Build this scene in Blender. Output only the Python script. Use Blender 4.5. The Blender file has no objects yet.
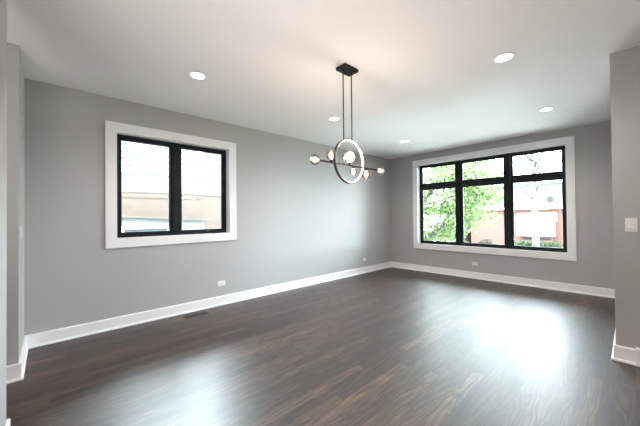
import bpy, bmesh, math, random
from mathutils import Vector, Matrix, noise
random.seed(7)
S = bpy.context.scene
C = S.collection
PI = math.pi

# ------------------------------------------------------------------ camera
EYE = 1.306
cam_d = bpy.data.cameras.new('camera')
cam = bpy.data.objects.new('camera', cam_d); C.objects.link(cam)
F = Vector((-0.73081, 0.68249, 0.01097)).normalized()
R_ = Vector((0.68241, 0.73090, -0.01014)).normalized()
U = R_.cross(F).normalized(); R_ = F.cross(U).normalized()
cam.matrix_world = Matrix(((R_.x, U.x, -F.x, 0), (R_.y, U.y, -F.y, 0), (R_.z, U.z, -F.z, EYE), (0, 0, 0, 1)))
cam_d.sensor_width = 36; cam_d.lens = 290.2 / 640 * 36
cam_d.clip_start = 0.02; cam_d.clip_end = 300
S.camera = cam

# ------------------------------------------------------------------ sky, exposure, lights
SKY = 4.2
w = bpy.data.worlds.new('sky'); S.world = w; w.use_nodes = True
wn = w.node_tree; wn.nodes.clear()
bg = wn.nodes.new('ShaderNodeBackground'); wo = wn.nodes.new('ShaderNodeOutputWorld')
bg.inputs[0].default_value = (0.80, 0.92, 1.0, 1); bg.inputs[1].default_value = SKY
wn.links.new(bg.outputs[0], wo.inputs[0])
# bright lobes added to the overcast: for left floor glare, then left wall
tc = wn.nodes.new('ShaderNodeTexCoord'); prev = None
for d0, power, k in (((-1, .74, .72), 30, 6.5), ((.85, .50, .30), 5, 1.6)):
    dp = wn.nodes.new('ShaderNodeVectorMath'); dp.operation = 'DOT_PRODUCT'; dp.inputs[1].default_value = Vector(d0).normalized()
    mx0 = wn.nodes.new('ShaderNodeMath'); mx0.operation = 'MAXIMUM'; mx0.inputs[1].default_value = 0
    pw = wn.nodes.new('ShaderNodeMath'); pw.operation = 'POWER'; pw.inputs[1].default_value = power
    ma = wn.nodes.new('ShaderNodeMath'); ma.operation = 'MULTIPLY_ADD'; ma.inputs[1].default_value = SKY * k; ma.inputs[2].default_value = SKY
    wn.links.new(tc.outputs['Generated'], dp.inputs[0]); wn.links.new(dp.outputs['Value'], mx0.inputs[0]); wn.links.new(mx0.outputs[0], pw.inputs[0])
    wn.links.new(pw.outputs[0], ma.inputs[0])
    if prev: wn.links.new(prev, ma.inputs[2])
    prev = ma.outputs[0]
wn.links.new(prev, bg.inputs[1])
S.view_settings.view_transform = 'Standard'; S.view_settings.look = 'None'
S.view_settings.gamma = 1; S.view_settings.use_curve_mapping = False
S.view_settings.exposure = 2.9
sun = bpy.data.lights.new('sun', 'SUN'); sun.energy = 4; sun.angle = math.radians(25); sun.color = (1, .97, .92)
so = bpy.data.objects.new('sun', sun); C.objects.link(so)
so.rotation_euler = Vector((-.15, -.42, .9)).to_track_quat('Z', 'Y').to_euler()
fl = bpy.data.lights.new('ceiling_fill', 'AREA'); fl.shape = 'DISK'; fl.size = 2.0      # added fill light out of view, facing up to brighten the ceiling
fl.energy = 15; fl.color = (1.0, .93, .90)
fo = bpy.data.objects.new('ceiling_fill', fl); C.objects.link(fo); fo.location = (-.2, -.9, .7); fo.rotation_euler = (PI, 0, 0)
CAN_W = 11.0        # recessed lamp power
WARM = (1.0, 0.76, 0.64)
CAN_COL = (1.0, 0.93, 0.89)

# room dimensions
XL, YB, YJ, XJ, XE, YE, XS = -4.185, 6.368, -0.182, -3.425, -0.109, 3.694, -2.504
H = 2.74

def portal(name, loc, rot, sx, sy):
    l = bpy.data.lights.new(name, 'AREA'); l.shape = 'RECTANGLE'; l.size = sx; l.size_y = sy
    l.cycles.is_portal = True
    o = bpy.data.objects.new(name, l); C.objects.link(o); o.location = loc; o.rotation_euler = rot
    return o
portal('portal_back', (-2.08, YB + .25, 1.56), (-PI / 2, 0, 0), 2.8, 1.95)
portal('portal_left', (XL - .25, 1.3, 1.70), (0, -PI / 2, 0), 1.4, 1.55)

# ------------------------------------------------------------------ materials
def mat(name, col=(.5, .5, .5), rough=.5, metal=0, spec=.5, emit=None, es=0):
    m = bpy.data.materials.new(name); m.use_nodes = True
    b = m.node_tree.nodes['Principled BSDF']
    b.inputs['Base Color'].default_value = (*col, 1); b.inputs['Roughness'].default_value = rough
    b.inputs['Metallic'].default_value = metal; b.inputs['Specular IOR Level'].default_value = spec
    if emit: b.inputs['Emission Color'].default_value = (*emit, 1); b.inputs['Emission Strength'].default_value = es
    return m
class N:
    """tiny node helper"""
    def __init__(s, m): s.t = m.node_tree; s.b = s.t.nodes.get('Principled BSDF')
    def n(s, typ, **k):
        x = s.t.nodes.new(typ)
        for a, v in k.items(): setattr(x, a, v)
        return x
    def l(s, a, b): s.t.links.new(a, b)
    def m(s, op, a, b=None, c=None):
        x = s.n('ShaderNodeMath', operation=op)
        for i, v in enumerate((a, b, c)):
            if v is None: continue
            if isinstance(v, (int, float)): x.inputs[i].default_value = v
            else: s.l(v, x.inputs[i])
        return x.outputs[0]
    def ramp(s, fac, stops):
        r = s.n('ShaderNodeValToRGB'); e = r.color_ramp.elements
        while len(e) < len(stops): e.new(.5)
        for q, (p, c) in zip(e, stops): q.position = p; q.color = (*c, 1)
        s.l(fac, r.inputs[0]); return r.outputs[0]
    def comb(s, x, y, z):
        c = s.n('ShaderNodeCombineXYZ')
        for i, v in enumerate((x, y, z)):
            if isinstance(v, (int, float)): c.inputs[i].default_value = v
            else: s.l(v, c.inputs[i])
        return c.outputs[0]
    def noise(s, vec, scale, detail=4, rough=.5, dist=0):
        x = s.n('ShaderNodeTexNoise'); x.inputs['Scale'].default_value = scale; x.inputs['Detail'].default_value = detail
        x.inputs['Roughness'].default_value = rough; x.inputs['Distortion'].default_value = dist
        s.l(vec, x.inputs['Vector']); return x.outputs[0]
    def bump(s, h, strength, dist):
        b = s.n('ShaderNodeBump'); b.inputs['Strength'].default_value = strength; b.inputs['Distance'].default_value = dist
        s.l(h, b.inputs['Height']); s.l(b.outputs[0], s.b.inputs['Normal'])
    def obj(s): return s.n('ShaderNodeTexCoord').outputs['Object']
    def xyz(s, v):
        x = s.n('ShaderNodeSeparateXYZ'); s.l(v, x.inputs[0]); return x.outputs
    def mix(s, f, a, b, bt='MIX'):
        x = s.n('ShaderNodeMix', data_type='RGBA', blend_type=bt)
        for i, v in ((0, f), (6, a), (7, b)):
            if isinstance(v, (int, float)): x.inputs[i].default_value = v
            elif isinstance(v, tuple): x.inputs[i].default_value = (*v, 1)
            else: s.l(v, x.inputs[i])
        return x.outputs[2]

def painted(name, col, rough, bump=.04):
    m = mat(name, col, rough); n = N(m); o = n.obj()
    n.bump(n.noise(o, 260, 3), bump, .002)
    c = n.mix(n.noise(o, 1.3, 2), tuple(v * .97 for v in col), tuple(min(1, v * 1.03) for v in col))
    n.l(c, n.b.inputs['Base Color'])
    return m
M_wall = painted('grey_wall_paint', (.43, .435, .43), .62)
M_ceil = painted('ceiling_paint', (.88, .88, .88), .8)
M_trim = painted('white_trim_paint', (.86, .86, .86), .32, .01)
M_black = painted('black_window_vinyl', (.006, .009, .012), .5, .02)
M_black.node_tree.nodes['Principled BSDF'].inputs['Specular IOR Level'].default_value = .25
M_hard = mat('dark_window_hardware', (.012, .011, .011), .3, .6)
M_bronze = mat('blackened_bronze', (.014, .011, .010), .45, .3)
M_plate = painted('white_plastic', (.80, .79, .77), .35, .0)
M_slot = mat('dark_slot', (.03, .03, .03), .6)

def glass_mat(name, tint=(1, 1, 1), base=.04, rough=.0):
    m = bpy.data.materials.new(name); m.use_nodes = True; t = m.node_tree; t.nodes.clear()
    tr = t.nodes.new('ShaderNodeBsdfTransparent'); tr.inputs[0].default_value = (*tint, 1)
    gl = t.nodes.new('ShaderNodeBsdfGlossy'); gl.inputs['Roughness'].default_value = rough
    fr = t.nodes.new('ShaderNodeFresnel'); fr.inputs[0].default_value = 1.45
    mx = t.nodes.new('ShaderNodeMixShader'); o = t.nodes.new('ShaderNodeOutputMaterial')
    t.links.new(fr.outputs[0], mx.inputs[0]); t.links.new(tr.outputs[0], mx.inputs[1]); t.links.new(gl.outputs[0], mx.inputs[2])
    t.links.new(mx.outputs[0], o.inputs[0]); return m
M_glass = glass_mat('window_glass', (.97, .99, .985))
M_globe = glass_mat('clear_globe_glass', (.97, .93, .91)); _t = M_globe.node_tree
_o = [q for q in _t.nodes if q.type == 'OUTPUT_MATERIAL'][0]; _src = _o.inputs[0].links[0].from_socket
_tl = _t.nodes.new('ShaderNodeBsdfTranslucent'); _tl.inputs[0].default_value = (1, .93, .90, 1)
_mx = _t.nodes.new('ShaderNodeMixShader'); _mx.inputs[0].default_value = .035
_t.links.new(_src, _mx.inputs[1]); _t.links.new(_tl.outputs[0], _mx.inputs[2]); _t.links.new(_mx.outputs[0], _o.inputs[0])
M_bulb = mat('warm_bulb', (1, .9, .85), .4, emit=(1.0, .62, .45), es=.75)
M_led = mat('led_strip', (1, .95, .9), .4, emit=(1.0, .80, .68), es=1.6)
M_can = mat('can_light_lens', (1, 1, 1), .4, emit=(1.0, .96, .90), es=2.5)

# oak strip floor
M_floor = mat('dark_oak_strip_floor', (.06, .045, .038), .3); n = N(M_floor); o = n.obj(); x, y, z = n.xyz(o)
PW, PL = .083, 1.15
rowf = n.m('DIVIDE', x, PW); row = n.m('FLOOR', rowf); fx = n.m('FRACT', rowf)
wn1 = n.n('ShaderNodeTexWhiteNoise', noise_dimensions='1D'); n.l(row, wn1.inputs['W'])
lf = n.m('ADD', n.m('DIVIDE', y, PL), n.m('MULTIPLY', wn1.outputs[0], 7.3)); idx = n.m('FLOOR', lf); fy = n.m('FRACT', lf)
wn2 = n.n('ShaderNodeTexWhiteNoise', noise_dimensions='2D'); n.l(n.comb(row, idx, 0), wn2.inputs['Vector'])
rnd = wn2.outputs[0]
ex = n.m('MINIMUM', fx, n.m('SUBTRACT', 1, fx)); ey = n.m('MINIMUM', fy, n.m('SUBTRACT', 1, fy))
seam = n.m('MINIMUM', n.m('MULTIPLY', ex, PW / .0016), n.m('MULTIPLY', ey, PL / .0016))
seam = n.m('MINIMUM', seam, 1.0)
off = n.m('MULTIPLY', rnd, 37)
gv = n.comb(n.m('MULTIPLY', x, 1), n.m('ADD', n.m('MULTIPLY', y, .035), off), off)
fine = n.noise(gv, 110, 5, .6)
# flat-sawn cathedral figure
fv = n.comb(n.m('MULTIPLY', x, 1), n.m('ADD', n.m('MULTIPLY', y, .09), off), off)
fig0 = n.noise(fv, 9, 2, .4, .6)
fig = n.m('FRACT', n.m('MULTIPLY', fig0, 11))
fig = n.m('ABSOLUTE', n.m('SUBTRACT', fig, .5))
grain = n.m('ADD', n.m('ADD', n.m('MULTIPLY', fine, .75), .05), n.m('MULTIPLY', fig, .40))
col = n.ramp(grain, [(.34, (.010, .007, .006)), (.50, (.036, .023, .018)), (.70, (.100, .064, .048))])
tone = n.ramp(rnd, [(0, (.42, .41, .41)), (.45, (.85, .83, .82)), (.8, (1.2, 1.11, 1.05)), (1, (1.8, 1.55, 1.38))])
col = n.mix(1.0, col, tone, 'MULTIPLY')
col = n.mix(seam, (.012, .009, .008), col)
n.l(col, n.b.inputs['Base Color'])
rg = n.m('ADD', n.m('MULTIPLY', fine, .14), .44); n.l(rg, n.b.inputs['Roughness'])
hgt = n.m('ADD', n.m('MULTIPLY', seam, .6), n.m('ADD', n.m('MULTIPLY', fig, .22), n.m('MULTIPLY', fine, .08)))
hgt = n.m('ADD', hgt, n.m('MULTIPLY', rnd, .12))
n.bump(hgt, .22, .003)
n.b.inputs['Specular IOR Level'].default_value = .5
n.b.inputs['Coat Weight'].default_value = .42; n.b.inputs['Coat Roughness'].default_value = .36; n.b.inputs['Coat IOR'].default_value = 1.5

# outside
def brick(name, c1, c2, mortar, axis, bw=.21, bh=.075):
    m = mat(name, c1, .85); n = N(m); x, y, z = n.xyz(n.obj())
    v = n.comb(y if axis == 'y' else x, z, 0)
    b = n.n('ShaderNodeTexBrick'); b.inputs['Color1'].default_value = (*c1, 1); b.inputs['Color2'].default_value = (*c2, 1)
    b.inputs['Mortar'].default_value = (*mortar, 1); b.inputs['Scale'].default_value = 1; b.inputs['Mortar Size'].default_value = .008
    b.inputs['Brick Width'].default_value = bw; b.inputs['Row Height'].default_value = bh
    n.l(v, b.inputs['Vector'])
    c = n.mix(.5, b.outputs[0], n.ramp(n.noise(n.obj(), 5, 4), [(.3, tuple(k * .8 for k in c1)), (.7, tuple(min(1, k * 1.15) for k in c2))]))
    n.l(c, n.b.inputs['Base Color']); n.bump(b.outputs[1], -.4, .01); return m
M_tanbrick = brick('tan_brick', (.044, .029, .021), (.053, .036, .026), (.066, .052, .042), 'y')
M_redbrick = brick('red_brick', (.070, .027, .023), (.085, .034, .028), (.09, .058, .048), 'x')
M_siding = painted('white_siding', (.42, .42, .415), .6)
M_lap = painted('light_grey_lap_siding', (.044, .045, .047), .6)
M_conc = painted('pale_concrete', (.68, .68, .67), .85, .2)
M_roof = painted('pale_grey_shingle', (.35, .35, .35), .9, .3)
M_dglass = mat('dark_house_glass', (.012, .014, .016), .3)
M_grass = painted('lawn_grass', (.14, .18, .09), .9, .5)
M_asph = painted('street_asphalt', (.12, .12, .12), .9, .3)
def leafmat(name, c1, c2):
    m = mat(name, c1, .5); n = N(m)
    g = n.n('ShaderNodeNewGeometry')
    c = n.mix(g.outputs['Random Per Island'], c1, c2)
    n.l(c, n.b.inputs['Base Color'])
    tl = n.n('ShaderNodeBsdfTranslucent'); n.l(c, tl.inputs[0])
    mx = n.n('ShaderNodeMixShader'); mx.inputs[0].default_value = .5
    n.l(n.b.outputs[0], mx.inputs[1]); n.l(tl.outputs[0], mx.inputs[2])
    n.l(mx.outputs[0], m.node_tree.nodes['Material Output'].inputs[0]); return m
M_leaf = leafmat('maple_leaf', (.038, .080, .018), (.105, .145, .050))
M_leafpale = leafmat('pale_spring_leaf', (.11, .13, .075), (.15, .16, .12))
M_leafdark = leafmat('hedge_leaf', (.02, .036, .015), (.045, .065, .03))
M_leafred = leafmat('reddish_shrub_leaf', (.05, .032, .028), (.06, .06, .036))
M_bark = painted('dark_bark', (.022, .018, .015), .9, .6)
M_barkpale = painted('pale_bark', (.045, .043, .041), .9, .5)
M_carpaint = painted('silver_car_paint', (.62, .64, .66), .25, 0)
M_tyre = mat('tyre_rubber', (.02, .02, .02), .8)

# ------------------------------------------------------------------ mesh helpers
def link(name, bm, m, parent=None, smooth=False, bevel=0, seg=2):
    bmesh.ops.recalc_face_normals(bm, faces=bm.faces)
    me = bpy.data.meshes.new(name); bm.to_mesh(me); bm.free()
    if smooth:
        for p in me.polygons: p.use_smooth = True
    me.materials.append(m)
    o = bpy.data.objects.new(name, me); C.objects.link(o)
    if parent: o.parent = parent
    if bevel:
        b = o.modifiers.new('bevel', 'BEVEL'); b.width = bevel; b.segments = seg; b.limit_method = 'ANGLE'
    return o
def box(bm, x0, x1, y0, y1, z0, z1):
    v = [bm.verts.new(p) for p in ((x0, y0, z0), (x1, y0, z0), (x1, y1, z0), (x0, y1, z0), (x0, y0, z1), (x1, y0, z1), (x1, y1, z1), (x0, y1, z1))]
    for f in ((0, 3, 2, 1), (4, 5, 6, 7), (0, 1, 5, 4), (1, 2, 6, 5), (2, 3, 7, 6), (3, 0, 4, 7)): bm.faces.new([v[i] for i in f])
    return v
def B(*boxes):
    bm = bmesh.new()
    for b in boxes: box(bm, *b)
    return bm
def prism(bm, poly, fn, a, b):
    """poly of 2-D points, fn(p, t) -> 3-D point; ends t=a and t=b"""
    A = [bm.verts.new(fn(p, a)) for p in poly]; Bv = [bm.verts.new(fn(p, b)) for p in poly]; k = len(poly)
    bm.faces.new(A[::-1]); bm.faces.new(Bv)
    for i in range(k): bm.faces.new((A[i], A[(i + 1) % k], Bv[(i + 1) % k], Bv[i]))
def tube(bm, pts, rad, seg=10):
    pts = [Vector(p) for p in pts]; rings = []
    if isinstance(rad, (int, float)): rad = [rad] * len(pts)
    for i, p in enumerate(pts):
        d = (pts[min(i + 1, len(pts) - 1)] - pts[max(i - 1, 0)]).normalized()
        a = d.cross(Vector((0, 0, 1)));
        if a.length < .05: a = d.cross(Vector((1, 0, 0)))
        a.normalize(); b = d.cross(a)
        rings.append([bm.verts.new(p + (a * math.cos(2 * PI * k / seg) + b * math.sin(2 * PI * k / seg)) * rad[i]) for k in range(seg)])
    for i in range(len(rings) - 1):
        for k in range(seg):
            bm.faces.new((rings[i][k], rings[i][(k + 1) % seg], rings[i + 1][(k + 1) % seg], rings[i + 1][k]))
    bm.faces.new(rings[0][::-1]); bm.faces.new(rings[-1])
def lathe(bm, prof, c, axis=2, seg=32, cap=False):
    rings = []
    for r, h in prof:
        ring = []
        for k in range(seg):
            a = 2 * PI * k / seg; q = [r * math.cos(a), r * math.sin(a)]; q.insert(axis, h)
            ring.append(bm.verts.new(Vector(q) + Vector(c)))
        rings.append(ring)
    for i in range(len(rings) - 1):
        for k in range(seg): bm.faces.new((rings[i][k], rings[i][(k + 1) % seg], rings[i + 1][(k + 1) % seg], rings[i + 1][k]))
    if cap: bm.faces.new(rings[0][::-1]); bm.faces.new(rings[-1])
def empty(name, loc):
    o = bpy.data.objects.new(name, None); C.objects.link(o); o.location = loc; o.empty_display_size = .1; return o
def tag(o, label, cat, group=None, kind=None):
    o['label'] = label; o['category'] = cat
    if group: o['group'] = group
    if kind: o['kind'] = kind
    return o
def struct(o, label=None):
    o['kind'] = 'structure'
    if label: o['label'] = label
    return o
def part(name, bm, m, root, **k):
    """mesh given in world coordinates, parented to root which stands away from the origin"""
    o = link(name, bm, m, None, **k); T = Matrix.Translation(-root_world(root)); o.data.transform(T); o.parent = root; return o
def root_world(o):
    v = Vector(o.location)
    while o.parent: o = o.parent; v = v + Vector(o.location)
    return v
def copy_tree(o, parent=None):
    c = o.copy(); C.objects.link(c)
    if parent: c.parent = parent
    for ch in list(o.children): copy_tree(ch, c)
    return c

# ------------------------------------------------------------------ room shell
T = .17
def wall_hole(name, axis, face, back, a0, a1, h0, h1, z1=H):
    """wall in plane axis=face, thickness to back, spanning a0..a1, with opening h0,h1=(a,z) corners"""
    bm = bmesh.new()
    aa = [a0, h0[0], h1[0], a1]; zz = [-.15, h0[1], h1[1], z1]
    def P(t, a, z): return (t, a, z) if axis == 0 else (a, t, z)
    g = {}
    for t in (face, back):
        for i, a in enumerate(aa):
            for j, z in enumerate(zz): g[t, i, j] = bm.verts.new(P(t, a, z))
    for t in (face, back):
        for i in range(3):
            for j in range(3):
                if i == 1 and j == 1: continue
                bm.faces.new((g[t, i, j], g[t, i + 1, j], g[t, i + 1, j + 1], g[t, i, j + 1]))
    def q(i, j, k, l): bm.faces.new((g[face, i, j], g[face, k, l], g[back, k, l], g[back, i, j]))
    q(1, 1, 2, 1); q(2, 1, 2, 2); q(2, 2, 1, 2); q(1, 2, 1, 1)
    for i in range(3): q(i, 0, i + 1, 0); q(i, 3, i + 1, 3); q(0, i, 0, i + 1); q(3, i, 3, i + 1)
    return struct(link(name, bm, M_wall))
# window openings
LW = dict(a0=.580, a1=2.022, z0=1.055, z1=2.350)
BW = dict(a0=-3.440, a1=-.725, z0=.630, z1=2.490)
wall_hole('wall_left', 0, XL, XL - T, YJ - .15, YB + T, (LW['a0'], LW['z0']), (LW['a1'], LW['z1']))
wall_hole('wall_back', 1, YB, YB + T, XL, XE + .15, (BW['a0'], BW['z0']), (BW['a1'], BW['z1']))
struct(link('wall_passage', B((XJ - .15, XJ, -5.0, YJ, -.15, H)), M_wall))
struct(link('wall_return', B((XL, XJ - .15, YJ - .15, YJ, -.15, H)), M_wall))
struct(link('wall_stub', B((XS, -1.35, YJ - .13, YJ, -.15, H)), M_wall))
struct(link('wall_right', B((XE, 4.2, YE, YE + .15, -.15, H), (XE, XE + .15, YE + .15, YB, -.15, H)), M_wall))
struct(link('wall_kitchen', B((4.05, 4.2, -5.0, YE, -.15, H)), M_wall))
struct(link('wall_rear', B((XJ - .15, 4.2, -5.17, -5.0, -.15, H)), M_wall))
struct(link('floor', B((XL, XE, YJ, YB, -.12, 0), (XJ, 4.05, -5.0, YJ, -.12, 0), (XE, 4.05, YJ, YE, -.12, 0)), M_floor))
struct(link('ceiling', B((XL - T, XE + .15, YJ - .15, YB + T, H, H + .15), (XJ - .15, 4.2, -5.17, YJ - .15, H, H + .15), (XE + .15, 4.2, YJ - .15, YE + .15, H, H + .15)), M_ceil))

# baseboards: (thickness, height) profile with eased top and shoe moulding
BP = [(0, 0), (.030, 0), (.030, .010), (.026, .018), (.016, .022), (.016, .126), (.012, .1335), (0, .1335)]
def baseboard(name, segs):
    bm = bmesh.new()
    for (x0, y0, x1, y1, nx, ny, m0, m1) in segs:   # m0,m1: mitre, +1 inside corner shortens, -1 outside corner extends
        d = Vector((x1 - x0, y1 - y0, 0)); L = d.length; d.normalize(); nn = Vector((nx, ny, 0))
        A = [bm.verts.new(Vector((x0, y0, h)) + nn * t + d * (t * m0)) for t, h in BP]
        Bv = [bm.verts.new(Vector((x1, y1, h)) + nn * t - d * (t * m1)) for t, h in BP]
        k = len(BP); bm.faces.new(A[::-1]); bm.faces.new(Bv)
        for i in range(k): bm.faces.new((A[i], A[(i + 1) % k], Bv[(i + 1) % k], Bv[i]))
    return struct(link(name, bm, M_trim))
baseboard('baseboard_left', [(XL, YJ, XL, YB, 1, 0, 1, 1)])
baseboard('baseboard_back', [(XL, YB, XE, YB, 0, -1, 1, 1)])
baseboard('baseboard_return', [(XL, YJ, XJ, YJ, 0, 1, 1, -1)])
baseboard('baseboard_passage', [(XJ, YJ, XJ, -5.0, 1, 0, -1, 1)])
baseboard('baseboard_stub', [(XS, YJ, -1.35, YJ, 0, 1, -1, 0), (XS, YJ, XS, YJ - .13, -1, 0, -1, 0)])
baseboard('baseboard_right', [(XE, YE, 4.05, YE, 0, -1, -1, 0), (XE, YE, XE, YB, -1, 0, -1, 1)])
struct(link('trim_1', B((.012, .105, YE - .036, YE - .0305, 0, .148), (.012, .105, YE - .0305, YE, .134, .148)), M_trim, bevel=.002), 'white plinth block on baseboard under light switch')

# ------------------------------------------------------------------ windows
def mapper(axis):
    # local (a along wall, d outward depth from the wall face, z) -> world box
    if axis == 0: return lambda a0, a1, d0, d1, z0, z1: (XL - d1, XL - d0, a0, a1, z0, z1)
    return lambda a0, a1, d0, d1, z0, z1: (a0, a1, YB + d0, YB + d1, z0, z1)
def ring_boxes(mp, a0, a1, z0, z1, w, d0, d1, wb=None):
    wb = wb or w
    return [mp(a0, a0 + w, d0, d1, z0, z1), mp(a1 - w, a1, d0, d1, z0, z1), mp(a0 + w, a1 - w, d0, d1, z0, z0 + wb), mp(a0 + w, a1 - w, d0, d1, z1 - w, z1)]
def crank(root, axis, a, z, d, sgn=1):
    """folding casement crank: cover, hub, folded arm and knob, projecting into the room"""
    mp = mapper(axis); bm = bmesh.new()
    box(bm, *mp(a - .055, a + .055, d - .020, d, z - .010, z + .010))
    box(bm, *mp(a - .020, a + .020, d - .032, d - .020, z - .012, z + .014))
    box(bm, *mp(min(a, a + sgn * .085), max(a, a + sgn * .085), d - .044, d - .034, z + .004, z + .016))
    box(bm, *mp(a + sgn * .085 - .009, a + sgn * .085 + .009, d - .058, d - .034, z - .001, z + .021))
    return part('crank_handle', bm, M_hard, root, bevel=.003)
def latch(root, axis, a, z, d):
    mp = mapper(axis); bm = bmesh.new()
    box(bm, *mp(a - .012, a + .012, d - .010, d, z - .05, z + .05))
    box(bm, *mp(a - .008, a + .008, d - .040, d - .010, z - .045, z - .015))
    box(bm, *mp(a - .006, a + .006, d - .045, d - .033, z - .045, z + .035))
    return part('latch', bm, M_hard, root, bevel=.003)
def window(name, axis, W, casing, depth, label):
    mp = mapper(axis); a0, a1, z0, z1 = W['a0'], W['a1'], W['z0'], W['z1']
    root = empty(name, (XL, (a0 + a1) / 2, z0) if axis == 0 else ((a0 + a1) / 2, YB, z0)); struct(root, label)
    cz0, cz1, ca0, ca1 = casing
    bm = bmesh.new()
    box(bm, *mp(ca0, a0, -.02, 0, cz0, cz1)); box(bm, *mp(a1, ca1, -.02, 0, cz0, cz1))
    box(bm, *mp(a0, a1, -.02, 0, cz0, z0)); box(bm, *mp(a0, a1, -.02, 0, z1, cz1))
    part('window_casing', bm, M_trim, root)
    j = .012
    part('window_jamb', B(*ring_boxes(mp, a0, a1, z0, z1, j, -.019, T)), M_trim, root)
    return root, mp, (a0 + j, a1 - j, z0 + j, z1 - j)
# left wall: two casements
r, mp, (a0, a1, z0, z1) = window('window_1', 0, LW, (.955, 2.451, .480, 2.123), .095, 'black double casement window in white casing facing tan brick house')
D = .095
part('window_frame', B(*ring_boxes(mp, a0, a1, z0, z1, .020, D, T - .002)), M_black, r, bevel=.003)
part('mullion', B(mp(1.245, 1.315, D - .006, T - .004, z0 + .020, z1 - .020)), M_black, r, bevel=.003)
for s0, s1 in ((a0 + .022, 1.243), (1.317, a1 - .022)):
    sash = part('sash', B(*ring_boxes(mp, s0, s1, z0 + .022, z1 - .022, .042, D + .006, T - .02)), M_black, r, bevel=.004)
    part('glass', B(mp(s0 + .038, s1 - .038, D + .030, D + .036, z0 + .06, z1 - .06)), M_glass, r)
crank(r, 0, .86, z0 + .012, D); crank(r, 0, 1.80, z0 + .012, D, -1)
latch(r, 0, 1.225, 1.175, D + .006); latch(r, 0, 1.335, 1.175, D + .006)
# back wall: three bays with transoms
r, mp, (a0, a1, z0, z1) = window('window_2', 1, BW, (.523, 2.5965, -3.5445, -.620), .11, 'wide black six pane window with transoms in white casing')
D = .108
part('window_frame', B(*ring_boxes(mp, a0, a1, z0, z1, .022, D, T - .002)), M_black, r, bevel=.003)
for c in (-2.530, -1.606):
    part('mullion', B(mp(c - .036, c + .036, D - .008, T - .004, z0 + .022, z1 - .022)), M_black, r, bevel=.003)
ZT = 1.972
edges = [a0 + .024, -2.530 - .038, -2.530 + .038, -1.606 - .038, -1.606 + .038, a1 - .024]
for i in range(3):
    s0, s1 = edges[2 * i], edges[2 * i + 1]
    part('transom_bar', B(mp(s0, s1, D - .004, T - .004, ZT - .030, ZT + .030)), M_black, r, bevel=.003)
    for q0, q1 in ((z0 + .024, ZT - .032), (ZT + .032, z1 - .024)):
        part('sash', B(*ring_boxes(mp, s0, s1, q0, q1, .044, D + .006, T - .02)), M_black, r, bevel=.004)
        part('glass', B(mp(s0 + .04, s1 - .04, D + .030, D + .036, q0 + .04, q1 - .04)), M_glass, r)
crank(r, 1, -3.10, z0 + .014, D); crank(r, 1, -.93, z0 + .014, D, -1)
latch(r, 1, -2.605, .86, D + .006); latch(r, 1, -1.53, .86, D + .006)
# ------------------------------------------------------------------ recessed ceiling lights
def ceiling_light(x, y, power=CAN_W, colour=CAN_COL):
    t = empty('ceiling_light', (x, y, H))
    bm = bmesh.new(); lathe(bm, [(.062, -.0005), (.064, -.006), (.080, -.007), (.088, -.004), (.090, 0)], (x, y, H), seg=40)
    part('trim_ring', bm, M_trim, t, smooth=True)
    bm = bmesh.new(); lathe(bm, [(.001, -.0045), (.063, -.0045)], (x, y, H), seg=40)
    part('lens', bm, M_can, t)
    l = bpy.data.lights.new('lamp', 'SPOT'); l.energy = power; l.color = colour; l.spot_size = math.radians(150); l.spot_blend = .8; l.shadow_soft_size = .06
    lo = bpy.data.objects.new('lamp', l); C.objects.link(lo); lo.parent = t; lo.location = (0, 0, -.02)
    return t
L0 = ceiling_light(-2.965, 1.10)
G = 'recessed ceiling lights'
tag(L0, 'recessed round ceiling light above the two-pane window, nearest left wall', 'ceiling light', G)
for x, y, lab in ((-.771, 3.04, 'largest recessed ceiling light, right of the chandelier'),
                  (-.771, 4.98, 'recessed ceiling light near top right corner of the wide window'),
                  (-2.965, 3.07, 'recessed ceiling light seen just left of the chandelier rods'),
                  (-2.975, 5.03, 'small recessed ceiling light closest to the far left corner'),
                  ):
    c = copy_tree(L0); c.location = (x, y, H); tag(c, lab, 'ceiling light', G)
L1 = ceiling_light(-.77, 1.10, 2.6, (1, .66, .46)); tag(L1, 'added recessed ceiling light out of view for warm fill', 'ceiling light', 'added unseen kitchen ceiling lights')  # unseen kitchen lights, added for brightness and a warm tint
for x, y in ((1.6, 2.3), (1.6, -.6), (-.6, -2.2), (-2.9, -1.8), (1.6, -3.4)):
    c = copy_tree(L1); c.location = (x, y, H); tag(c, 'added recessed ceiling light out of view for warm fill', 'ceiling light', 'added unseen kitchen ceiling lights')

# ------------------------------------------------------------------ chandelier
CX, CY, CZ, CR = -1.86, 2.137, 1.835, .217
ch = empty('chandelier', (CX, CY, H))
tag(ch, 'black ring chandelier with six clear glass globes hanging from ceiling', 'chandelier')
part('canopy', B((CX - .062, CX + .062, CY - .115, CY + .077, H - .032, H)), M_bronze, ch, bevel=.004)
for ry in (2.057, 2.177):
    bm = bmesh.new(); top = H - .03; bot = CZ + math.sqrt(CR ** 2 - (ry - CY) ** 2) - .004
    tube(bm, [(CX, ry, top), (CX, ry, bot)], .0055, 12)
    lathe(bm, [(.010, 0), (.010, .02)], (CX, ry, top - .02), seg=16, cap=True)
    part('rod', bm, M_bronze, ch, smooth=False)
bm = bmesh.new()
def band(bm, r0, r1, x0, x1, seg=96):
    loops = []
    for k in range(seg):
        a = 2 * PI * k / seg; c, s = math.cos(a), math.sin(a)
        loops.append([bm.verts.new((CX + x, CY + r * c, CZ + r * s)) for r, x in ((r0, x0), (r1, x0), (r1, x1), (r0, x1))])
    for k in range(seg):
        A, Bq = loops[k], loops[(k + 1) % seg]
        for i in range(4): bm.faces.new((A[i], A[(i + 1) % 4], Bq[(i + 1) % 4], Bq[i]))
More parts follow.
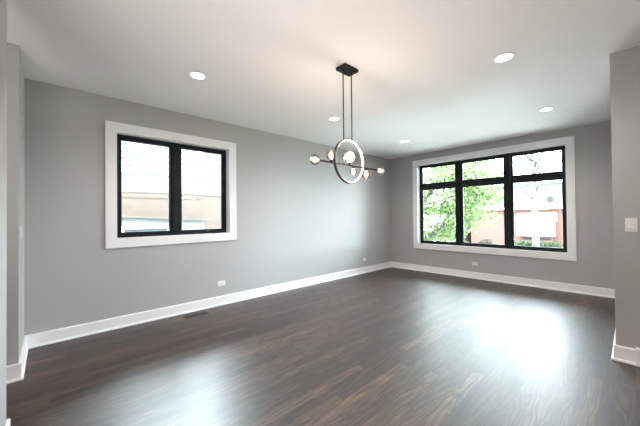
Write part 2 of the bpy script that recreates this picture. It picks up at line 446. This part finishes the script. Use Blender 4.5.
band(bm, CR - .009, CR, -.0125, .0125); part('ring', bm, M_bronze, ch)
bm = bmesh.new(); band(bm, CR - .0125, CR - .0092, -.009, .009); part('led_strip', bm, M_led, ch)
BZ = 1.797
bm = bmesh.new(); tube(bm, [(CX, 1.715, BZ), (CX, 2.60, BZ)], .0085, 12)
for yy in (2.043, 2.231, CY - CR + .01, CY + CR - .01): lathe(bm, [(.011, -.012), (.011, .012)], (CX, yy, BZ), axis=1, seg=16, cap=True)
part('bar', bm, M_bronze, ch)
def sphere(bm, c, r, seg=24):
    pr = [(max(.0004, r * math.sin(PI * i / 16)), -r * math.cos(PI * i / 16)) for i in range(17)]
    lathe(bm, pr, c, seg=seg)
def globe(base, direction, r=.047):
    base = Vector(base); d = Vector(direction)
    c = base + d * (r + .016)
    bm = bmesh.new(); tube(bm, [base - d * .004, base + d * .012, base + d * .022], [.012, .014, .012], 14)
    sk = part('bulb_socket', bm, M_bronze, ch)
    bm = bmesh.new(); sphere(bm, c, r, 28); part('globe', bm, M_globe, ch, smooth=True)
    bm = bmesh.new(); tube(bm, [base + d * (.020), base + d * (.034), base + d * .060, base + d * .076, base + d * .083], [.009, .015, .020, .014, .004], 16)
    part('bulb', bm, M_bulb, ch, smooth=True)
    l = bpy.data.lights.new('bulb_light', 'POINT'); l.energy = 5.0; l.color = WARM; l.shadow_soft_size = .02
    lo = bpy.data.objects.new('bulb_light', l); C.objects.link(lo); lo.parent = ch; lo.location = c - Vector((CX, CY, H))
globe((CX, 1.745, BZ), (0, -1, 0)); globe((CX, 2.575, BZ), (0, 1, 0))
globe((CX, 1.885, BZ + .004), (0, 0, 1)); globe((CX, 2.395, BZ - .004), (0, 0, -1))
globe((CX, 2.135, BZ + .004), (0, 0, 1), .056); globe((CX, 2.190, BZ - .004), (0, 0, -1), .036)

# ------------------------------------------------------------------ outlets, switches, register
def outlet(name, axis, a, z, label):
    """horizontal duplex outlet; axis 0 = left wall, 1 = back wall"""
    sg = mapper(axis); root = empty(name, (XL, a, z) if axis == 0 else (a, YB, z)); tag(root, label, 'outlet', 'wall outlets above the baseboards')
    part('cover_plate', B(sg(a - .0585, a + .0585, -.006, 0, z - .036, z + .036)), M_plate, root, bevel=.003)
    for s in (-1, 1):
        c = a + s * .0195
        rc = part('receptacle', B(sg(c - .0145, c + .0145, -.0085, -.0055, z - .0165, z + .0165)), M_plate, root, bevel=.002)
        part('slot', B(sg(c - .006, c + .002, -.0089, -.0084, z + .0045, z + .0065), sg(c - .006, c + .003, -.0089, -.0084, z - .0065, z - .0045),
             sg(c + .006, c + .010, -.0089, -.0084, z - .002, z + .002)), M_slot, root)
    part('screw', B(sg(a - .002, a + .002, -.0075, -.0055, z - .002, z + .002)), M_hard, root)
outlet('wall_outlet', 0, 1.879, .320, 'white horizontal outlet on left wall below the two-pane window')
outlet('wall_outlet', 0, 5.285, .303, 'small white outlet on left wall near the far corner')
outlet('wall_outlet', 1, -2.190, .300, 'white horizontal outlet below the wide six-pane window')
sw = tag(empty('light_switch', (.002, YE, 1.203)), 'white rocker light switch on the taupe wall at right edge', 'light switch')
part('switch_plate', B((-.035, .039, YE - .006, YE, 1.142, 1.263)), M_plate, sw, bevel=.003)
part('bezel', B((-.0155, .0195, YE - .0075, YE - .0055, 1.168, 1.237)), M_plate, sw, bevel=.001)
bm = bmesh.new(); prism(bm, [(YE - .0070, 1.170), (YE - .0125, 1.172), (YE - .0085, 1.2025), (YE - .0080, 1.233), (YE - .0070, 1.235)], lambda p, t: (t, p[0], p[1]), -.0135, .0175)
part('rocker', bm, M_plate, sw)
sw = tag(empty('light_switch', (-3.62, YJ, 1.19)), 'white light switch seen edge-on on narrow left return wall', 'light switch')
part('switch_plate', B((-3.657, -3.583, YJ, YJ + .006, 1.13, 1.25)), M_plate, sw, bevel=.003)
part('rocker', B((-3.637, -3.603, YJ + .006, YJ + .011, 1.155, 1.225)), M_plate, sw, bevel=.002)
rg = tag(empty('floor_register', (-4.0, 1.45, 0)), 'dark slotted floor register beside the left baseboard', 'floor vent')
fx0, fx1, fy0, fy1 = -4.055, -3.945, 1.29, 1.60
M_reg = mat('dark_stained_wood', (.035, .022, .018), .4)
part('register_frame', B(*[(fx0, fx0 + .018, fy0, fy1, 0, .006), (fx1 - .018, fx1, fy0, fy1, 0, .006), (fx0 + .018, fx1 - .018, fy0, fy0 + .02, 0, .006), (fx0 + .018, fx1 - .018, fy1 - .02, fy1, 0, .006)]), M_reg, rg, bevel=.002)
part('grille', B((fx0 + .018, fx1 - .018, fy0 + .02, fy1 - .02, 0, .0012)), M_slot, rg)
part('slats', B(*[(fx0 + .018, fx1 - .018, fy0 + .028 + i * .0165, fy0 + .036 + i * .0165, .0012, .005) for i in range(16)]), M_reg, rg)

# ------------------------------------------------------------------ outside
GZ = -1.25
struct(link('ground', B((-60, 60, -60, 60, GZ - .3, GZ)), M_grass), 'green lawn around the houses')
struct(link('front_bounce_paving', B((-12, 6, YB + .4, 11.2, GZ, GZ + .03)), M_conc))  # unseen paving added over lawn, bounces less green light to the ceiling
struct(link('sidewalk', B((-60, 60, 13.6, 15.0, GZ, GZ + .03)), M_conc))
struct(link('street', B((-60, 60, 16.2, 22.0, GZ, GZ + .02)), M_asph))
struct(link('side_bounce_paving', B((-7.45, -4.4, -8, 12, GZ, GZ + .03)), M_conc))  # unseen pale paving in the gap, added to bounce light onto the ceiling

# neighbour house, left: lap siding over tan brick
NX = -7.5
nb = tag(empty('neighbour_house', (NX - 3, 1.5, GZ)), 'white lap-sided house with tan brick lower wall outside the left window', 'house')
def lap(x, y0, y1, z0, z1, ex):
    bm = bmesh.new(); z = z0
    while z < z1 - .01:
        zt = min(z1, z + ex)
        prism(bm, [(x, z), (x + .030, z), (x + .004, zt), (x, zt)], lambda p, t: (p[0], t, p[1]), y0, y1); z = zt
    return bm
part('brick_wall', B((NX - 6, NX, -5, 2.83, GZ, 1.88), (NX - 6, NX - .12, 2.83, 9.5, GZ, 1.88)), M_tanbrick, nb)
part('soldier_course', B((NX, NX + .015, -5, 2.83, 1.76, 1.88)), M_tanbrick, nb)
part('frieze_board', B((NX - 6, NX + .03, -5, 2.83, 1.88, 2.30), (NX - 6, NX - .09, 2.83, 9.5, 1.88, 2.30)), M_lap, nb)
part('drip_edge', B((NX - 6, NX + .06, -5, 2.83, 2.30, 2.315), (NX - 6, NX - .06, 2.83, 9.5, 2.30, 2.315)), mat('grey_flashing', (.16, .16, .16), .6), nb)
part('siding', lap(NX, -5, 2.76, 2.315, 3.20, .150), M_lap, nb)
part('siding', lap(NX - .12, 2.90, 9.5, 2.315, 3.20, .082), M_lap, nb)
part('corner_board', B((NX - .3, NX + .03, 2.76, 2.90, 2.315, 3.20)), M_siding, nb)
part('wall_core', B((NX - 6, NX - .12, -5, 9.5, 2.315, 3.20)), M_siding, nb)
bm = bmesh.new(); prism(bm, [(NX + .15, 3.20), (NX + .15, 3.28), (NX - 3, 4.0), (NX - 6.3, 3.28), (NX - 6.3, 3.20)], lambda p, t: (p[0], t, p[1]), -5.4, 9.9); part('roof', bm, M_roof, nb)
bw = tag(empty('bay_window', (NX + .35, 1.2, GZ)), 'low white bay with small window against the tan brick wall', 'bay window')
bm = bmesh.new(); prism(bm, [(.2, GZ), (2.75, GZ), (2.75, 1.26), (.2, 1.40)], lambda p, t: (t, p[0], p[1]), NX + .001, NX + .45)
part('bay_wall', bm, mat('off_white_board', (.095, .095, .095), .6), bw)
bm = bmesh.new(); prism(bm, [(.1, 1.405), (2.85, 1.262), (2.85, 1.235), (.1, 1.378)], lambda p, t: (t, p[0], p[1]), NX + .016, NX + .55)
part('bay_roof', bm, mat('weathered_wood_edge', (.06, .05, .035), .8), bw)
part('bay_frame', B(*ring_boxes(lambda a0, a1, d0, d1, z0, z1: (NX + d0, NX + d1, a0, a1, z0, z1), 1.05, 1.98, .30, 1.14, .06, .451, .50)), M_siding, bw)
part('bay_glass', B((NX + .451, NX + .47, 1.11, 1.92, .36, 1.08)), mat('blue_grey_house_glass', (.025, .032, .036), .15), bw)

# house across the street: red brick with pale upper storey and bay
HY = 26.0
hs = tag(empty('brick_house', (-3.0, HY + 4, GZ)), 'red brick house with white upper storey across the street', 'house')
part('brick_wall', B((-9.2, 3.0, HY, HY + 8, GZ, 1.66)), M_redbrick, hs)
part('cornice', B((-9.5, 3.3, HY - .3, HY + 8, 1.66, 1.84)), M_siding, hs)
part('upper_wall', B((-9.2, 3.0, HY + .05, HY + 8, 1.84, 3.5)), mat('pale_grey_slate', (.105, .105, .112), .8), hs)
bm = bmesh.new(); prism(bm, [(HY - .4, 3.5), (HY + 8.4, 3.5), (HY + 4, 5.2)], lambda p, t: (t, p[0], p[1]), -9.55, 3.4); part('roof', bm, M_roof, hs)
for wx0, wx1, wz0, wz1 in ((-4.15, -3.65, 2.05, 2.65), (-7.4, -6.5, 2.05, 3.0), (-2.7, -1.8, 2.05, 3.0)):
    fr = part('window', B((wx0, wx1, HY - .02, HY + .05, wz0, wz1)), M_siding, hs)
    part('pane', B((wx0 + .06, wx1 - .06, HY - .03, HY - .02, wz0 + .06, wz1 - .06)), M_dglass, fr)
bm = B((-5.75, -3.62, HY - .8, HY, -.27, .75))
part('bay_wall', bm, M_siding, hs)
bm = bmesh.new(); prism(bm, [(HY, 1.36), (HY - .2, 1.36), (HY - .95, .95), (HY - .95, .78), (HY, .78)], lambda p, t: (t, p[0], p[1]), -5.85, -3.52); part('bay_roof', bm, M_siding, hs)
for i in range(4):
    x0 = -5.65 + i * .50
    part('pane', B((x0, x0 + .42, HY - .815, HY - .8, -.15, .62)), mat('pale_curtained_glass', (.085, .09, .095), .3) if i == 0 else bpy.data.materials['pale_curtained_glass'], hs)
part('bay_base', B((-5.6, -3.75, HY - .6, HY, GZ, -.27)), M_redbrick, hs)
part('basement_window', B((-5.45, -4.85, HY - .62, HY - .6, -.54, -.38)), M_dglass, hs)
part('basement_window', B((-4.55, -3.85, HY - .62, HY - .6, -.54, -.38)), M_dglass, hs)
# house further left
hs = tag(empty('town_house', (-14.0, HY + 3, GZ)), 'pale house with dark windows glimpsed behind the green tree', 'house')
part('wall', B((-19, -9.95, HY - 1, HY + 7, -.1, 3.2)), M_siding, hs)
part('brick_base', B((-19.05, -9.9, HY - 1.05, HY + 7, GZ, -.1)), M_redbrick, hs)
bm = bmesh.new(); prism(bm, [(HY - 1.5, 3.2), (HY + 7.5, 3.2), (HY + 3, 5.6)], lambda p, t: (t, p[0], p[1]), -19.4, -9.75); part('roof', bm, M_roof, hs)
for x0, x1 in ((-11.45, -10.15), (-14.3, -13.0), (-17.2, -15.9)):
    fr = part('window', B((x0 - .1, x1 + .1, HY - 1.06, HY - 1, -.02, .85)), M_siding, hs)
    part('pane', B((x0, (x0 + x1) / 2 - .03, HY - 1.08, HY - 1.06, .05, .75), ((x0 + x1) / 2 + .03, x1, HY - 1.08, HY - 1.06, .05, .75)), M_dglass, fr)

def leaves(bm, pts, size):
    for p in pts:
        s = size * random.uniform(.6, 1.25)
        a = Vector((random.gauss(0, 1), random.gauss(0, 1), random.gauss(0, .7))).normalized()
        b = a.orthogonal().normalized(); b = Matrix.Rotation(random.uniform(0, 2 * PI), 3, a) @ b
        c = a.cross(b)
        p = Vector(p)
        v = [bm.verts.new(p + q) for q in (b * s * .5, b * s * .1 + c * s * .42 + a * s * .08, -b * s * .5, b * s * .1 - c * s * .42 + a * s * .08)]
        bm.faces.new((v[0], v[1], v[2])); bm.faces.new((v[0], v[2], v[3]))
def cloud(center, rad, k, clumps, spread=.33):
    cs = []
    while len(cs) < clumps:
        q = Vector([random.uniform(-1, 1) for _ in range(3)])
        if .35 < q.length < 1: cs.append(Vector(center) + Vector([q[i] * rad[i] for i in range(3)]))
    out = []
    for i in range(k):
        c = random.choice(cs); q = Vector([random.gauss(0, spread) for _ in range(3)])
        q.z *= .55; out.append(c + q)
    return cs, out
def branchy(bm, root, tips, r0, r1=.012):
    for t in tips:
        t = Vector(t); root = Vector(root); m1 = root.lerp(t, .35) + Vector((random.uniform(-.15, .15), random.uniform(-.15, .15), .25)); m2 = root.lerp(t, .7) + Vector((random.uniform(-.12, .12), 0, .18))
        tube(bm, [root, m1, m2, t], [r0, r0 * .7, r0 * .4, r1], 7)
# big leafy tree filling the left bays
tr = tag(empty('tree', (-5.2, 12.4, GZ)), 'bright green leafy tree with dark leaning branch outside the wide window', 'tree')
cs, pts = cloud((-6.7, 13.2, 2.6), (3.0, 2.0, 2.6), 16500, 92, .38)
lim = [p for p in pts if p.x / p.y < -.262 and p.z > -.35]
bm = bmesh.new(); leaves(bm, lim, .15); part('foliage', bm, M_leaf, tr)
bm = bmesh.new(); tube(bm, [(-8.3, 13.2, GZ), (-7.4, 13.0, -.6), (-6.45, 12.9, .05), (-6.15, 12.9, .48), (-5.75, 12.9, .85), (-5.35, 12.9, 1.5), (-5.1, 12.9, 2.3)], [.20, .16, .12, .10, .07, .05, .03], 9)
part('branch', bm, M_bark, tr, smooth=True)
bm = bmesh.new(); tube(bm, [(-7.9, 13.6, GZ), (-7.8, 13.6, .6), (-7.5, 13.5, 2.0), (-7.2, 13.4, 3.6)], [.24, .19, .14, .06], 10)
branchy(bm, (-7.7, 13.5, 1.2), [c for c in cs[:26] if c.x / c.y < -.28], .06)
part('trunk', bm, M_bark, tr, smooth=True)
# slender pale tree before the brick house
tp = tag(empty('tree', (-3.62, 18.0, GZ)), 'slender pale-barked tree standing before the red brick house', 'tree')
bx = -3.30
bm = bmesh.new(); tube(bm, [(bx, 18, GZ), (bx, 18, 0), (bx - .03, 18, 1.5), (bx + .02, 18, 3.0), (bx - .1, 18, 4.6), (bx, 18, 6)], [.19, .15, .13, .10, .07, .03], 10)
part('trunk', bm, M_barkpale, tp, smooth=True)
tips = [Vector((bx + random.uniform(-1.6, 1.6), 18 + random.uniform(-1.4, 1.4), random.uniform(2.4, 6.2))) for _ in range(26)]
bm = bmesh.new()
for t in tips: branchy(bm, (bx, 18, max(1.2, t.z - random.uniform(1.0, 2.0))), [t], .045, .008)
part('branches', bm, M_barkpale, tp, smooth=True)
bm = bmesh.new(); leaves(bm, [t + Vector([random.gauss(0, .28) for _ in range(3)]) for t in tips for _ in range(14)], .10); part('foliage', bm, M_leafpale, tp)
# hedges and shrubs
def shrub(name, x0, x1, y0, y1, z1, m, label, cat, k, size=.10):
    bm = bmesh.new(); box(bm, x0 + .08, x1 - .08, y0 + .08, y1 - .08, GZ, z1 - .1)
    pts = []
    for _ in range(k):
        f = random.random(); x, y, z = random.uniform(x0, x1), random.uniform(y0, y1), random.uniform(GZ, z1)
        if f < .45: y = y0 + random.gauss(0, .05)
        elif f < .8: z = z1 + random.gauss(0, .05)
        pts.append((x, y, z))
    leaves(bm, pts, size)
    o = link(name, bm, m); return tag(o, label, cat)
shrub('hedge', -5.75, -4.35, 23.4, 24.3, -.62, M_leafdark, 'clipped green hedge left of the pale tree trunk', 'hedge', 1600)
shrub('hedge', -4.15, -3.05, 23.4, 24.3, -.62, M_leafdark, 'clipped green hedge right of the pale tree trunk', 'hedge', 1500)
def bush(x, y, rx, rz, m, label, k=1600, name='shrub'):
    bm = bmesh.new(); pts = []
    for _ in range(k):
        d = Vector((random.gauss(0, 1), random.gauss(0, 1), abs(random.gauss(0, 1)))).normalized()
        r = random.uniform(.6, 1.0); pts.append((x + d.x * rx * r, y + d.y * rx * r, GZ + d.z * rz * r))
    leaves(bm, pts, .11)
    st = bmesh.new(); branchy(st, (x, y, GZ), [(x + random.uniform(-.5, .5) * rx, y, GZ + rz * .7) for _ in range(6)], .03)
    t = tag(empty(name, (x, y, GZ)), label, 'shrub'); part('foliage', bm, m, t); part('stem', st, M_bark, t); return t
bush(-2.45, 22.6, .62, .95, M_leafred, 'rounded reddish shrub in front of the brick house')
bush(-7.1, 22.9, .60, .85, M_leafred, 'rusty shrub low in the middle bay of the window')
bush(-9.0, 22.9, .8, .8, M_leafdark, 'low green shrub behind the leafy tree')

# parked car on the street, seen low through the left bay
cr = tag(empty('car', (-9.6, 17.6, GZ)), 'silver parked car low behind the leafy tree', 'car')
prof = [(-2.1, .35), (-2.1, .75), (-1.75, .88), (-1.0, .95), (-.45, 1.38), (.75, 1.40), (1.35, 1.0), (2.05, .9), (2.15, .45), (2.1, .33)]
bm = bmesh.new(); prism(bm, prof, lambda p, t: (-9.6 + p[0], 17.6 + t, GZ + p[1]), -.85, .85); part('body', bm, M_carpaint, cr, bevel=.08, seg=3)
wp = [(-.85, .98), (-.40, 1.31), (.70, 1.33), (1.15, 1.0)]
bm = bmesh.new(); prism(bm, wp, lambda p, t: (-9.6 + p[0], 17.6 + t, GZ + p[1]), -.87, -.84); part('side_window', bm, M_dglass, cr)
for wx in (-1.3, 1.35):
    for wy in (-.80, .80):
        bm = bmesh.new(); lathe(bm, [(.05, -.1), (.30, -.1), (.33, -.06), (.33, .06), (.30, .1), (.05, .1)], (-9.6 + wx, 17.6 + wy, GZ + .35), axis=1, seg=24, cap=True)
        part('wheel', bm, M_tyre, cr)
